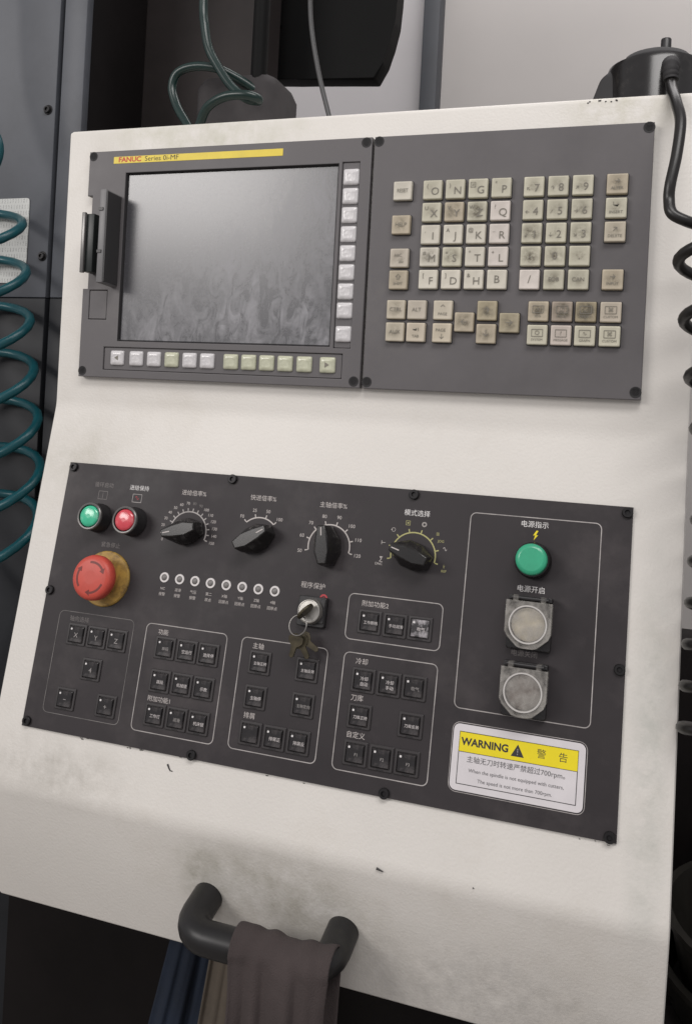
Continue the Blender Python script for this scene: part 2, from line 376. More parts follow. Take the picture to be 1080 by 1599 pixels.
# ------------------------------------------------------------------ the setting
def quad_struct(name, lo, hi, material):
    bm = bmesh.new(); box(bm, lo, hi); o = world_obj(name, bm, material, ((lo[0]+hi[0])/2, (lo[1]+hi[1])/2, lo[2]), smooth=0)
    return tag(o, kind='structure')
quad_struct('floor', (-4, -3.5, -.05), (4, 1.9, 0), m_floor)
quad_struct('wall', (-3.5, 1.5, 0), (-.03, 1.6, 3.4), m_wall)
quad_struct('wall_beside_post', (-.03, 1.5, 0), (3.5, 1.58, 3.4), m_wall2)
bm = bmesh.new(); box(bm, (-.055, 1.44, .0), (-.012, 1.50, 3.3)); bevel_all(bm, .003)
tag(world_obj('wall_post', bm, m_post, (-.033, 1.47, 0)), 'dark slate vertical post standing against the pale wall', 'post')

# machine enclosure on the left, which carries the console
me_root = bpy.data.objects.new('machine_enclosure', None); col.objects.link(me_root); me_root.location = (-.4, .3, 0)
tag(me_root, 'dark grey machine tool enclosure behind the cream console', 'machine')
def world_part(name, bm, material, parent, smooth=35):
    base = parent.location
    for v in bm.verts: v.co -= base
    return link(name, mesh_from(bm, name, smooth), parent, (0, 0, 0), material)
for nm, x0, x1, z0, z1, mt in (('panel_frame', -.88, -.156, .0, 2.39, m_dark), ('side_panel', -.9, -.1905, Z0-.118, 2.4, m_slate), ('shaded_lower_panel', -.9, -.1905, .05, Z0-.1187, m_slate_shaded), ('edge_strip', -.184, -.151, Z0-.118, 2.4, m_slate), ('edge_strip', -.184, -.151, .05, Z0-.1187, m_slate_shaded)):  # seam added; panel and strip below it coloured darker to stand for shade
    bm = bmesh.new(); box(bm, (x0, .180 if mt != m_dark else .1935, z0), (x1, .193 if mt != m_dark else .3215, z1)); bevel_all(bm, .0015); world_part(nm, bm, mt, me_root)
bm = bmesh.new(); box(bm, (-.9, .322, 0), (.030, .360, 2.4)); world_part('body', bm, m_body, me_root, 0)
bm = bmesh.new(); box(bm, (-.1492, .260, .05), (.035, .322, 1.05)); world_part('lower_body', bm, m_dark, me_root, 0)
bm = bmesh.new(); box(bm, (-.1492, .12, 0), (.62, .2595, .70)); world_part('machine_base', bm, m_dark, me_root, 0)
bm = bmesh.new(); box(bm, (.10, .170, 1.0), (.30, .270, 1.12)); box(bm, (-.1, .2705, 1.0), (.30, .32, 1.12)); world_part('console_bracket', bm, m_dark, me_root, 0)
def panel_screw(x, y, z):
    bm = bmesh.new(); lathe(bm, [(6.2, 0), (6.2, .8), (5.4, 1.2), (4.6, 1.2), (4.6, 3.6), (4.0, 4.4), (2.4, 4.4), (2.2, 2.4)], 20)
    o = link('screw', mesh_from(bm, 'screw'), me_root, W(x, y, z)-me_root.location, m_screw); o.rotation_euler = (R(90), 0, 0)
panel_screw(-201, -119, 180); panel_screw(-198, 66, 180)
# instruction placard
bm = bmesh.new(); slab(bm, 100, 108, 0, 1.2, 4, .3)
pl = link('instruction_placard', mesh_from(bm, 'placard'), None, W(-271, 46, 179.4), m_placard); pl.rotation_euler = (R(90), 0, 0)
tag(pl, 'off-white printed instruction placard fixed to the dark grey machine panel', 'placard')

# black hood hanging beside the machine
bm = bmesh.new()
prof = [(-50, -230), (40, -224), (157, -215), (168, -238), (176, -264), (182, -292), (184, -325), (186, -420), (187, -640), (-50, -640)]
loft(bm, [[W(x, y, z) for x, y in prof] for z in (400, 430)]); bevel_all(bm, .003)
box(bm, W(-40, -300, 360.5), W(15, -560, 399.5))   # bracket to the machine body
tag(world_obj('black_hood', bm, m_blackpaint, W(60, -222, 420)), 'black sheet metal hood with curved side hanging before the pale wall', 'hood')

# ------------------------------------------------------------------ console cabinet
cab = bpy.data.objects.new('control_cabinet', None); col.objects.link(cab); cab.location = W(264, 713.5, 80)
tag(cab, 'cream painted sheet metal control console cabinet with sloping front', 'cabinet')
def arc_pts(a, b, c, r, n=6):
    """fillet at b between a-b-c in the (y, z) plane"""
    a, b, c = Vector(a), Vector(b), Vector(c); d1 = (a-b).normalized(); d2 = (c-b).normalized()
    ang = d1.angle(d2); t = r/math.tan(ang/2); cen = b+(d1+d2).normalized()*(r/math.sin(ang/2))
    p0 = b+d1*t-cen; p1 = b+d2*t-cen; tot = p0.angle_signed(p1)
    return [cen+Matrix.Rotation(-tot*k/n, 2) @ p0 for k in range(n+1)]
corner = [(-25, 0), (FOLD, 0), (595.6, -75), (713.5, -45.6), (713.5, 168), (-25, 168)]
radius = [4, 55, 38, 3, 3, 3]
prof = []
for i, c in enumerate(corner):
    prof += arc_pts(corner[i-1], c, corner[(i+1) % 6], radius[i], 8 if i in (1, 2) else 4)
def inset(prof, d):
    n = len(prof); out = []
    area2 = sum(prof[i].x*prof[(i+1) % n].y-prof[(i+1) % n].x*prof[i].y for i in range(n)); sg = 1 if area2 > 0 else -1
    for i in range(n):
        t = (prof[(i+1) % n]-prof[i-1]).normalized(); out.append(prof[i]+Vector((-t.y, t.x))*d*sg)
    return out
bm = bmesh.new(); rings = []
for x, d in ((-31, 3.5), (-30, 1.0), (-27.5, 0), (555.5, 0), (558, 1.0), (559, 3.5)):
    rings.append([W(x, q.x, q.y) for q in inset(prof, d)])
loft(bm, rings); world_part('housing', bm, m_cab, cab, 25)
# mount for the support arm on the roof of the cabinet
bm = bmesh.new(); slab(bm, 92, 80, 0, 84, 16, 14)
o = link('arm_mount', mesh_from(bm, 'arm_mount'), cab, W(103, -24, 124)-cab.location, mat('arm mount paint', (.045, .041, .042), .7, spec=.2, var=.25, vscale=20))
bm = bmesh.new(); tube(bm, [W(128, -100, 95), W(128, -420, 95)], .0085, 16); world_part('arm_post', bm, m_blackpaint, cab)
# scratches in the paint
def scratch(pts, w):
    bm = bmesh.new(); path = [W(*low(u, v, .25)) for u, v in pts]; tube(bm, path, lambda t: w*(1-.6*t)*S, 6); world_part('scratch', bm, m_ink, cab)
scratch([(153.0, 309.5), (155.0, 312.6), (156.2, 314.2), (158.6, 314.4)], .8)
scratch([(345, 353.6), (347.5, 354.2), (350.5, 355.0)], 1.0)
scratch([(420, 352), (421.2, 352.3)], .5)
# small chips knocked out of the paint along the edge of the operator panel
rs = random.Random(11)
for i in range(16):
    u = rs.uniform(20, 515); v = 301.5+rs.uniform(.4, 2.2); L = rs.uniform(.8, 2.6)
    scratch([(u, v), (u+L*.5, v+rs.uniform(-.3, .3)), (u+L, v+rs.uniform(-.4, .4))], rs.uniform(.25, .5))
for i in range(7): u = 468+rs.uniform(0, 26); v = -22.4+rs.uniform(-1, 1.5); bm = bmesh.new(); tube(bm, [W(u, v, -.1), W(u+rs.uniform(.8, 2.2), v+rs.uniform(-.3, .3), -.1)], .0005, 6); world_part('scratch', bm, m_ink, cab)
# tube handle on the folded-back lip
LA = R(14)
def lip(u, v, h=0): return (u, 595.6+v*math.cos(LA)+h*math.sin(LA), -75+v*math.sin(LA)-h*math.cos(LA))
hp = []; HR = 13.2; BU0, BU1, BV, BH = 195, 316, 64, 40
for k in range(7):
    a = R(90*k/6); hp.append((BU0+20-20*math.cos(a), BV, BH-20+20*math.sin(a)))
hp2 = [(BU1-(u-BU0), v, h) for u, v, h in hp][::-1]
path = [(BU0, BV, -4), (BU0, BV, 8)] + hp + [(BU0+30+k*(BU1-BU0-60)/6, BV, BH) for k in range(7)] + hp2 + [(BU1, BV, 8), (BU1, BV, -4)]
bm = bmesh.new(); tube(bm, [W(*lip(*q)) for q in path], HR*S, 24); world_part('handle', bm, mat('handle black plastic', (.012, .0115, .012), .38, spec=.4, var=.2, vscale=40, stain=((.03, .029, .022), .6, 30, .54)), cab)

# ------------------------------------------------------------------ screw shared by the three units
bm = bmesh.new(); lathe(bm, [(4.3, 0), (4.3, 2.0), (3.7, 2.7), (2.1, 2.7), (1.9, 1.0)], 18); screw_mesh = mesh_from(bm, 'screw'); screw_mesh.materials.append(m_screw)
bm = bmesh.new(); lathe(bm, [(4.6, -.2), (4.6, .1), (3.3, .12), (3.1, -.0)], 18); flush_screw = mesh_from(bm, 'flush_screw'); flush_screw.materials.append(m_blackmatte)

# ------------------------------------------------------------------ display unit
T = 8.0                                    # thickness of the units standing proud of the cabinet
du = face_empty('display_unit', 145, 220); F = Frame(du, 145, 220)
tag(du, 'grey display unit with dusty screen, yellow strip and pale soft keys', 'display')
def fl(pts): return [(u-145, 220-v) for u, v in pts]
def rect(u0, v0, u1, v1): return [(u0, v0), (u1, v0), (u1, v1), (u0, v1)]
outer = fl([(0, 0), (289.3, 0), (289.3, 220), (0, 220), (0, 134.2), (5.5, 134.2), (5.5, 129), (5.5, 43.2), (0, 43.2)])
holes = [fl(rect(42, 22, 259.5, 184.5)), fl(rect(263, 21, 279, 185.5)), fl(rect(27.5, 190.5, 272, 212.5)), fl(rect(5.6+2.4, 135.3, 28.2, 164))]
link('bezel', plate_mesh('bezel', [outer]+holes, T, .7, m_upper), du)
bm = bmesh.new(); slab(bm, 284, 214, .5, 2.2, 1, .2, 144.5-145, 110); 
bk = link('back_plate', mesh_from(bm, 'back_plate'), du, (0, 0, 0), m_black)
bm = bmesh.new(); slab(bm, 15.4, 163.8, 2.2, T-1.3, 1, .3, 271-145, 220-103.2); link('key_strip', mesh_from(bm, 'key_strip'), du, material=m_upper)
bm = bmesh.new(); slab(bm, 243.4, 21.2, 2.2, T-1.3, 1, .3, 149.7-145, 220-201.5); link('key_strip', mesh_from(bm, 'key_strip'), du, material=m_upper)
bm = bmesh.new(); slab(bm, 19.2, 27.4, 2.2, T-.4, .6, .3, 18.2-145, 220-149.65); link('port_cover', mesh_from(bm, 'port_cover'), du, material=m_upper)
bm = bmesh.new()
loft(bm, [rrect(217.3, 162.3, .4, 2.2, 1), rrect(217.3, 162.3, .4, T-.3, 1), rrect(214.5, 159.5, .4, T-2.6, 1), rrect(214.5, 159.5, .4, 2.2, 1)], False, False)
link('screen_gasket', mesh_from(bm, 'gasket'), du, F.p(150.75, 103.25), m_black)
bm = bmesh.new(); slab(bm, 216, 161, 2.2, T-3.4, .4, .1, 150.75-145, 220-103.25); link('screen', mesh_from(bm, 'screen'), du, material=m_screen)
bm = bmesh.new(); slab(bm, 177.5, 6.6, 0, .25, .3, .1); ys = link('title_strip', mesh_from(bm, 'title_strip'), du, F.p(116.6, 9.4, T), m_yellow)
link('lettering', text_mesh('FANUC', 6.6, m_red_ink, .22, 'LEFT', 1.15), ys, Vector((-83.5*S, .1*S, .32*S)))
link('lettering', text_mesh('Series 0i-MF', 6.6, m_ink, .14, 'LEFT', 1.12), ys, Vector((-54.5*S, .1*S, .32*S)))
for u, v in ((4.6, 4.6), (284.2, 4.6), (283.6, 214.4), (4.4, 214.4)): link('screw', flush_screw, du, F.p(u, v, T))
bm = bmesh.new(); loft(bm, [rrect(14.6, 14.2, 1.4, 0), rrect(14.4, 14.0, 1.6, 1.4), rrect(12.8, 12.4, 2.0, 2.4), rrect(8, 7.6, 2, 2.75)])
soft_a = mesh_from(bm, 'soft_key', 60); soft_b = soft_a.copy(); soft_a.materials.append(m_softw); soft_b.materials.append(m_softy)
for i in range(9): link('soft_key', soft_a, du, F.p(271.6, 34.3+16.85*i if i < 8 else 173, T-1.5))
for i, u in enumerate((43, 64, 83.2, 102.2, 121.2, 139.6, 163.8, 181.8, 199.7, 217.8, 236.3, 258.4)):
    k = link('soft_key', soft_b if i in (3, 6, 7, 8, 9, 10, 11) else soft_a, du, F.p(u, 200.8, T-1.5))
    if i in (0, 11): child_text(k, '\u25c0' if i == 0 else '\u25b6', 0, -.3, 2.9, 5.5, m_keyink, name='arrow')
# memory card door standing open, card in its slot
bm = bmesh.new()
loft(bm, [[F.p(u, v, h) for u, v, h in q] for q in (
    [(31, 44.5, 0), (38, 44.5, 0), (38, 133, 0), (31, 133, 0)],
    [(30.2, 43, 31), (37.2, 43, 31), (37.2, 131.5, 31), (30.2, 131.5, 31)])])
bevel_all(bm, .0012); door = link('card_door', mesh_from(bm, 'card_door'), du, material=mat('card door plastic', (.17, .167, .17), .45, var=.15, vscale=20))
bm = bmesh.new(); loft(bm, [[F.p(u, v, h) for u, v, h in q] for q in (
    [(38.05, 46, T+.3), (39.0, 46, T+.3), (39.0, 131, T+.3), (38.05, 131, T+.3)], [(37.3, 45, 30), (38.3, 45, 30), (38.3, 130, 30), (37.3, 130, 30)])])
link('door_liner', mesh_from(bm, 'liner'), door, material=mat('door liner plastic', (.035, .034, .035), .5))
for v in (62, 102):
    bm = bmesh.new(); slab(bm, 5, 3, 0, .8, .4, .2); link('catch', mesh_from(bm, 'catch'), door, F.p(32.5, v, 31), m_black)
bm = bmesh.new(); loft(bm, [[F.p(u, v, h) for u, v, h in q] for q in (
    [(9.5, 64, 2), (19, 64, 2), (19, 120, 2), (9.5, 120, 2)], [(8.8, 64, 22), (19, 64, 22), (19, 120, 22), (8.8, 120, 22)])]); bevel_all(bm, .0008)
card = link('memory_card', mesh_from(bm, 'card'), du, material=mat('card dark plastic', (.012, .016, .015), .4))
bm = bmesh.new(); loft(bm, [[F.p(u, v, h) for u, v, h in q] for q in (
    [(7.2, 63, 21.8), (11, 63, 21.8), (11, 121, 21.8), (7.2, 121, 21.8)], [(7.2, 63, 25), (11, 63, 25), (11, 121, 25), (7.2, 121, 25)])]); bevel_all(bm, .0006)
link('card_rim', mesh_from(bm, 'card_rim'), card, material=m_ring)

# ------------------------------------------------------------------ keypad unit
ku = face_empty('keypad_unit', 406, 220); K = Frame(ku, 406, 220)
tag(ku, 'grey keypad unit with rows of worn cream square keys', 'keypad')
def kf(pts): return [(u-406, 220-v) for u, v in pts]
link('face_plate', plate_mesh('face_plate', [kf(rect(291.7, 0, 522, 220))], T, .8, m_upper), ku)
for u, v in ((295.7, 4.4), (518, 4.2), (517.6, 214), (295.6, 214.4)): link('screw', flush_screw, ku, K.p(u, v, T))
bm = bmesh.new(); loft(bm, [rrect(16.2, 16.2, .9, 0), rrect(16.2, 16.2, .9, 3.2), rrect(15.7, 15.7, .9, 4.0), rrect(15.0, 15.0, .9, 4.3), rrect(13.4, 13.4, 1.6, 4.15), rrect(6, 6, 1.4, 3.95)])
key_mesh = mesh_from(bm, 'key', 50); key_mesh.materials.append(m_key)
bm = bmesh.new(); slab(bm, 17.4, 17.4, -.05, .35, 1, .1); skirt_mesh = mesh_from(bm, 'key_gap'); skirt_mesh.materials.append(m_black)
UC = [346.4, 365.8, 385.2, 404.5]; NC = [431, 450.4, 469.7]; RW = [49.2, 68.3, 87.3, 106.3, 125.4]
FC = [439.5, 458.3, 476.9, 496]; BR = [151.3, 170.5]
keys = []   # (u, v, main, sub, small, tint, grime)
A, B_, C_, D_ = (.66, .63, .57), (.58, .56, .47), (.50, .44, .35), (.68, .63, .61)
letters = [['O(', 'N)', 'G\u1d31', 'P\u1d9c'], ['XU', 'YV', 'ZW', 'Q?'], ['I,', 'JA', 'K@', 'R_'], ['M#', 'S=', 'T*', 'L+'], ['F[', 'D]', 'H&', 'B ']]
tl = [[B_, B_, B_, B_], [B_, C_, B_, D_], [A, A, A, D_], [A, B_, A, D_], [A, A, A, A]]
gl = [[.35, .25, .4, .2], [.5, .85, 1.0, .2], [.1, .1, .1, .1], [.8, .75, .15, .1], [.1, .15, .1, .1]]
for r in range(5):
    for c in range(4):
        s = letters[r][c]; keys.append((UC[c], RW[r], s[0], s[1:].strip(), None, tl[r][c], gl[r][c]))
nums = [['7\u2196', '8\u2191', '9\u2197'], ['4\u2190', '5\u2215', '6\u2192'], ['1\u2199', '2\u2193', '3\u2198'], ['-', '0', '.'], ['/', 'EOB', 'CAN']]
gn = [[.55, .5, .5], [.4, .5, .6], [1.0, .6, .7], [.9, .8, .55], [.05, .6, .5]]
for r in range(5):
    for c in range(3):
        s = nums[r][c]
        if len(s) == 3: keys.append((NC[c], RW[r], None, None, s, B_, gn[r][c]))
        else: keys.append((NC[c], RW[r], s[0], s[1:], None, D_ if s == '/' else B_, gn[r][c]))
for v, s, t, g in ((RW[0], 'RESET', A, .2), (78.4, 'HELP', C_, .7), (107, 'ABC\nabc', (.56, .51, .45), .5), (125.8, '\u21e7\nSHIFT', C_, .5)): keys.append((320.2, v, None, None, s, t, g))
for v, s, t, g in ((RW[0], '\u2192\nALTER', C_, .7), (RW[1], '\u21b3\nINSERT', B_, .5), (RW[2], '\u2197\nDELETE', (.55, .50, .42), .45), (RW[4], '\u2192\nINPUT', C_, .6)): keys.append((496.1, v, None, None, s, t, g))
for u, v, s, t, g in ((319.6, BR[0], 'CTRL', (.55, .50, .42), .6), (338, BR[0], 'ALT', (.56, .51, .45), .2), (360.6, BR[0], '\u2191\nPAGE', (.60, .55, .47), .2),
                      (319.6, BR[1], 'AUX', (.55, .50, .42), .55), (338, BR[1], '\u21e5\nTAB', (.57, .51, .43), .3), (360.6, BR[1], 'PAGE\n\u2193', (.58, .52, .43), .2),
                      (379.1, 161.1, '\u2190', C_, .8), (397.8, BR[0], '\u2191', (.42, .37, .27), .9), (416.5, 161.1, '\u2192', (.44, .39, .29), .8), (397.8, BR[1], '\u2193', C_, .8)):
    keys.append((u, v, None, None, s, t, g))
for i, (s, t, g) in enumerate((('POS', C_, .9), ('PROG', (.40, .34, .29), 1.3), ('OFS/SET', (.36, .31, .22), 1.6), ('CUSTOM', (.56, .50, .43), .25))): keys.append((FC[i], BR[0], None, 'box', s, t, g))
for i, (s, t, g) in enumerate((('SYSTEM', B_, .3), ('MESSAGE', (.57, .51, .48), .25), ('GRAPH', B_, .3), ('CUSTOM', B_, .25))): keys.append((FC[i], BR[1], None, 'box', s, t, g))
bm = bmesh.new()
vsq = loft(bm, [rrect(9.2, 6.2, .3, 0, 1), rrect(8.3, 5.3, .3, 0, 1)], False, False); icon_mesh = mesh_from(bm, 'icon_frame', 0); icon_mesh.materials.append(m_keyink)
for u, v, main, sub, small, tint, grime in keys:
    k = link('key', key_mesh, ku, K.p(u, v, T+.35)); tone = random.uniform(.86, .97); k.color = (tint[0]*tone, tint[1]*tone*.985, tint[2]*tone*.93, grime*1.3)
    link('key_gap', skirt_mesh, k, (0, 0, -.3*S))
    if main: child_text(k, main, 2.4 if sub else 0, -1.6 if sub else -.2, 4.35, 9.0, m_keyink, .12)
    if sub and sub != 'box': child_text(k, sub, -4.2, 3.2 if not main.isdigit() else -1.8, 4.4, 4.6, m_keyink, .05)
    if sub == 'box':
        link('icon', icon_mesh, k, (0, 1.6*S, 4.42*S)); child_text(k, {'POS': '+', 'PROG': '\u25a1', 'OFS/SET': '\u2220', 'CUSTOM': '\u2318', 'SYSTEM': '\u25cb', 'MESSAGE': '?', 'GRAPH': '\u223f'}[small], 0, 1.5, 4.42, 4.6, m_keyink, .08)
        child_text(k, small, 0, -4.0, 4.42, 2.7, m_keyink, .05)
    elif small:
        L2 = small.split('\n')
        if len(L2) == 1: child_text(k, small, 0, 0, 4.35, 4.6 if len(small) > 1 else 7.5, m_keyink, .08, sx=.8 if len(small) > 4 else 1)
        else:
            big = [len(q) == 1 for q in L2]
            child_text(k, L2[0], 0 if big[0] else -1, 2.2, 4.4, 6.0 if big[0] else 3.6, m_keyink, .06)
            child_text(k, L2[1], 0 if any(big) else 2, -3.4, 4.4, 6.0 if big[1] else 3.3, m_keyink, .06)

# ------------------------------------------------------------------ operator panel
PT = 2.0
op = face_empty('operator_panel', 260.7, 301.5, True); O = Frame(op, 260.7, 301.5)
tag(op, 'dark grey operator panel with buttons, rotary knobs and outlined groups', 'control panel')
link('face_plate', plate_mesh('face_plate', [[(u-260.7, 301.5-v) for u, v in rect(1, 57, 520.5, 301.5)]], PT, .3, m_lower), op)
for u, v in ((6.5, 61.6), (176, 60.8), (345, 61.2), (516.3, 61.6), (516.4, 180.2), (515.4, 298), (345.5, 298.4), (175.2, 298.2), (6.2, 296.6), (4.9, 179)):
    o = link('screw', screw_mesh, op, O.p(u, v, PT))
P1 = PT+.12                                 # height of printed marks
def border(u0, v0, u1, v1, r, w=.75, material=m_line):
    bm = bmesh.new(); loft(bm, [rrect(u1-u0, v1-v0, r, 0, 5), rrect(u1-u0-2*w, v1-v0-2*w, r-w, 0, 5)], False, False)
    return link('border_line', mesh_from(bm, 'border_line', 0), op, O.p((u0+u1)/2, (v0+v1)/2, P1), material)
border(20, 195.3, 100, 286.3, 5, .55, mat('worn border print', (.15, .14, .135), .6, var=.5, vscale=60))
for b_ in ((112.6, 195.4, 193, 287.4), (206.6, 195.4, 285.8, 287.2), (298, 147.8, 378.8, 185.6), (299.6, 195.3, 379, 287.9), (394, 71.5, 498, 226)): border(*b_, 5)
border(394.8, 235.6, 497, 287.2, 6, .5)
def T_(body, u, v, size=5.0, material=m_cream, **k): return put_text(O, body, u, v, P1, size, material, **k)
T_('循环启动', 43.5, 76.6, 5.2, m_faint, bold=.05); T_('进给保持', 81.8, 76.6, 5.2, m_white, bold=.12); T_('紧急停止', 61.5, 131.8, 5.2, m_faint, bold=.08)
T_('进给倍率%', 139.3, 76.8, 5.4, m_cream, bold=.08); T_('快进倍率%', 208.4, 75.8, 5.4, m_cream, bold=.08); T_('主轴倍率%', 274.6, 76.6, 5.4, m_cream, bold=.08)
T_('模式选择', 349.2, 76.9, 5.6, m_white, bold=.08); T_('程序保护', 265.2, 146.2, 5.6, m_cream, bold=.06)
T_('电源指示', 446.2, 77.6, 5.6, m_white, bold=.06); T_('电源开启', 446.9, 128.8, 5.6, m_white, bold=.08); T_('电源关闭', 445.2, 178.4, 5.2, m_faint, bold=.04)
T_('轴向选择', 42.3, 201.8, 5.2, m_faint, bold=.04); T_('功能', 130.3, 202.2, 5.2); T_('附加功能1', 136.4, 259.0, 5.2, m_cream, bold=.05)
T_('主轴', 222.6, 202.1, 5.4, m_cream, bold=.05); T_('排屑', 222.8, 259.0, 5.4, m_cream, bold=.05); T_('附加功能2', 321.5, 155.4, 5.2, m_cream, bold=.05)
T_('冷却', 315.5, 202.2, 5.4, m_cream, bold=.05); T_('刀库', 314.8, 231.0, 5.4, m_cream, bold=.05); T_('自定义', 317, 259.6, 5.4, m_cream, bold=.05)
# small pictograms over the two lit buttons
def pictogram(u, v, material, mark):
    bm = bmesh.new(); loft(bm, [rrect(10, 8, .4, 0, 1), rrect(9, 7, .3, 0, 1)], False, False)
    link('pictogram', mesh_from(bm, 'pictogram', 0), op, O.p(u, v, P1), material)
    T_(mark, u, v, 6, m_redprint if mark == '\u223f' else material)
pictogram(43.7, 86.0, m_faint, '|'); pictogram(81, 86, m_line, '\u223f')
bm = bmesh.new()
pts = [(.8, 5.5), (-2.4, .2), (-.2, .6), (-1.6, -4.6), (2.6, 1.0), (.4, .6), (2.6, 5.2)]
vsb = [bm.verts.new((x*S*.8, y*S*.8, 0)) for x, y in pts]; bm.faces.new(vsb)
link('lightning_mark', mesh_from(bm, 'lightning_mark', 0), op, O.p(447.3, 86.2, P1), m_warnyellow)

# emergency stop
bm = bmesh.new(); lathe(bm, [(12.5, 3), (12.5, 12), (18.5, 13), (20.2, 15.5), (20.4, 20), (19.6, 23), (17.6, 24.8), (15, 25.4), (6, 25.8)], 48)
es = link('emergency_stop_button', mesh_from(bm, 'estop', 40), op, O.p(62.5, 162.3, PT), m_estop); tag(es, 'red mushroom emergency stop button with turn arrows')
bm = bmesh.new(); lathe(bm, [(25.3, 0), (25.3, 1.6), (24.4, 2.8), (16, 3.4), (13.5, 3.4)], 48); link('yellow_collar', mesh_from(bm, 'collar'), es, material=m_collar)
for k in range(3):
    bm = bmesh.new(); a0 = 100+120*k; n = 9
    f_ = lambda r, a, h: Vector((r*math.cos(R(a))*S, r*math.sin(R(a))*S, h*S))
    hz = 25.55
    loft(bm, [[f_(12.6, a0-i*66/n, hz+.12), f_(14.6, a0-i*66/n, hz-.02), f_(14.6, a0-i*66/n, hz-.4), f_(12.6, a0-i*66/n, hz-.4)] for i in range(n+1)])
    t = a0-66
    loft(bm, [[f_(10.8, t+2, h_+.28), f_(16.4, t+2, h_-.3), f_(13.6, t-16, h_+.1)] for h_ in (hz, hz-.5)])
    link('turn_arrow', mesh_from(bm, 'turn_arrow', 0), es, material=m_estopmark)
# lit push buttons
def lit_button(name, u, v, lens, label):
    bm = bmesh.new(); lathe(bm, [(13.6, 0), (13.6, 3), (12.8, 4), (12.8, 15.5), (12.2, 17), (10.6, 17), (10.4, 13.5)], 40)
    b = link(name, mesh_from(bm, name, 40), op, O.p(u, v, PT), m_black); tag(b, label)
    bm = bmesh.new(); loft(bm, [circle(12.9, 15.2, 40), circle(12.6, 17.0, 40), circle(11.9, 17.5, 40), circle(10.9, 17.3, 40), circle(10.7, 16.4, 40)], False, False); link('rim', mesh_from(bm, 'rim'), b, material=m_ring)
    bm = bmesh.new(); lathe(bm, [(9.9, 13.5), (9.9, 16.4), (9.2, 17.4), (7.0, 18.1), (2, 18.4)], 36); link('lens', mesh_from(bm, 'lens', 60), b, material=lens)
lit_button('start_button', 44.2, 107.8, m_greenlit, 'green lit push button with grey rim'); lit_button('hold_button', 81.9, 108, m_redlens, 'red lit push button with grey rim')
# power pilot light
bm = bmesh.new(); lathe(bm, [(14.4, 0), (14.4, 5), (13.2, 7), (13.2, 13)], 40); pb = link('pilot_light', mesh_from(bm, 'pilot'), op, O.p(447.2, 106, PT), m_blackgloss); tag(pb, 'flat green pilot light in black collar')
bm = bmesh.new(); lathe(bm, [(12.2, 12), (12.2, 17.5), (11.4, 19), (9, 19.6)], 40); link('lens', mesh_from(bm, 'lens', 50), pb, material=m_green)
# rotary knobs
def lens_ring(L, w, h, n=40, tip=1.0):
    out = []
    for i in range(n):
        a = 2*math.pi*i/n; x = math.cos(a); y = math.sin(a)
        out.append(Vector((x*L*S, math.copysign(abs(y)**1.25, y)*w*S*(1-.28*tip*max(0, x)), h*S)))
    return out
def rotary(u, v, ang, label):
    bm = bmesh.new()
    def octo(L, e, w, q, h): return [Vector((x*S, y*S, h*S)) for x, y in ((L, -e), (L, e), (q, w), (-q, w), (-L, e*1.15), (-L, -e*1.15), (-q, -w), (q, -w))]
    loft(bm, [octo(16.8, 4.6, 11.4, 5.5, 0), octo(16.8, 4.6, 11.4, 5.5, 7), octo(16.2, 3.2, 5.2, 6, 20.5)]); bevel_all(bm, .0011, 3)
    k = link('rotary_knob', mesh_from(bm, 'knob', 28), op, O.p(u, v, PT), m_blackgloss); k.rotation_euler.z = R(ang); tag(k, label)
    bm = bmesh.new(); slab(bm, 7, .9, 0, .2, .3, .05, 11, 0); link('pointer_line', mesh_from(bm, 'pointer'), k, (0, 0, 20.4*S), m_cream if ang != 40 else m_faint)
rotary(138.6, 112, 196, 'feed override knob turned almost level'); rotary(208.3, 111.5, 32, 'black rotary knob below four numbers'); rotary(274.8, 111.6, 98, 'spindle override knob pointing straight up'); rotary(349.2, 112, 163, 'mode selector knob ringed by pictograms')
def dial(u, v, r, a0, a1, labels, lr, size, material, lmat, ticks=True, w=.55, offs=None):
    """printed scale: an arc, ticks and labels; angles in degrees, counter-clockwise from the right"""
    n = 28; bm = bmesh.new(); rings = []
    q = lambda rr, a: Vector((rr*math.cos(R(a))*S, rr*math.sin(R(a))*S, 0))
    loft(bm, [[q(r-w, a0+(a1-a0)*i/n) for i in range(n+1)], [q(r+w, a0+(a1-a0)*i/n) for i in range(n+1)]], False, False, False)
    N_ = len(labels)
    for i in range(N_):
        a = a0+(a1-a0)*i/(N_-1); d = math.degrees(w*.8/r)
        if ticks: bm.faces.new([bm.verts.new(q(rr, a+s)) for rr, s in ((r+w, -d), (r+w, d), (r+3.2, d), (r+3.2, -d))])
    link('scale_arc', mesh_from(bm, 'scale_arc', 0), op, O.p(u, v, P1), material)
    for i, s in enumerate(labels):
        a = R(a0+(a1-a0)*i/(N_-1)); lm = lmat[i] if isinstance(lmat, list) else lmat
        T_(s, u+lr*math.cos(a)*1.02, v-lr*math.sin(a), size, lm, bold=.05)
dial(138.8, 112, 18.4, 200, -18, [str(10*i) for i in range(16)], 26, 3.7, m_line, [m_cream]*8+[m_faint]*2+[m_cream]*6)
dial(208.3, 112, 19.2, 133, 47, ['F0', '25', '50', '100'], 25.8, 4.2, m_cream, m_cream)
dial(274.8, 111.8, 18.8, 193, -12, ['50', '60', '70', '80', '90', '100', '110', '120'], 26.2, 4.3, m_cream, m_cream)
mp_ = [m_cream, m_cream, m_cream, m_yellowprint, m_cream, m_yellowprint, m_cream, m_yellowprint]
dial(349.0, 111.8, 19, 192, -13, ['\u2211', '\u22a2', '\u27f2', '\u25a3', '\u25ce', '\u2261', '\u223f', '\u21af'], 27, 5.2, m_yellowprint, mp_)
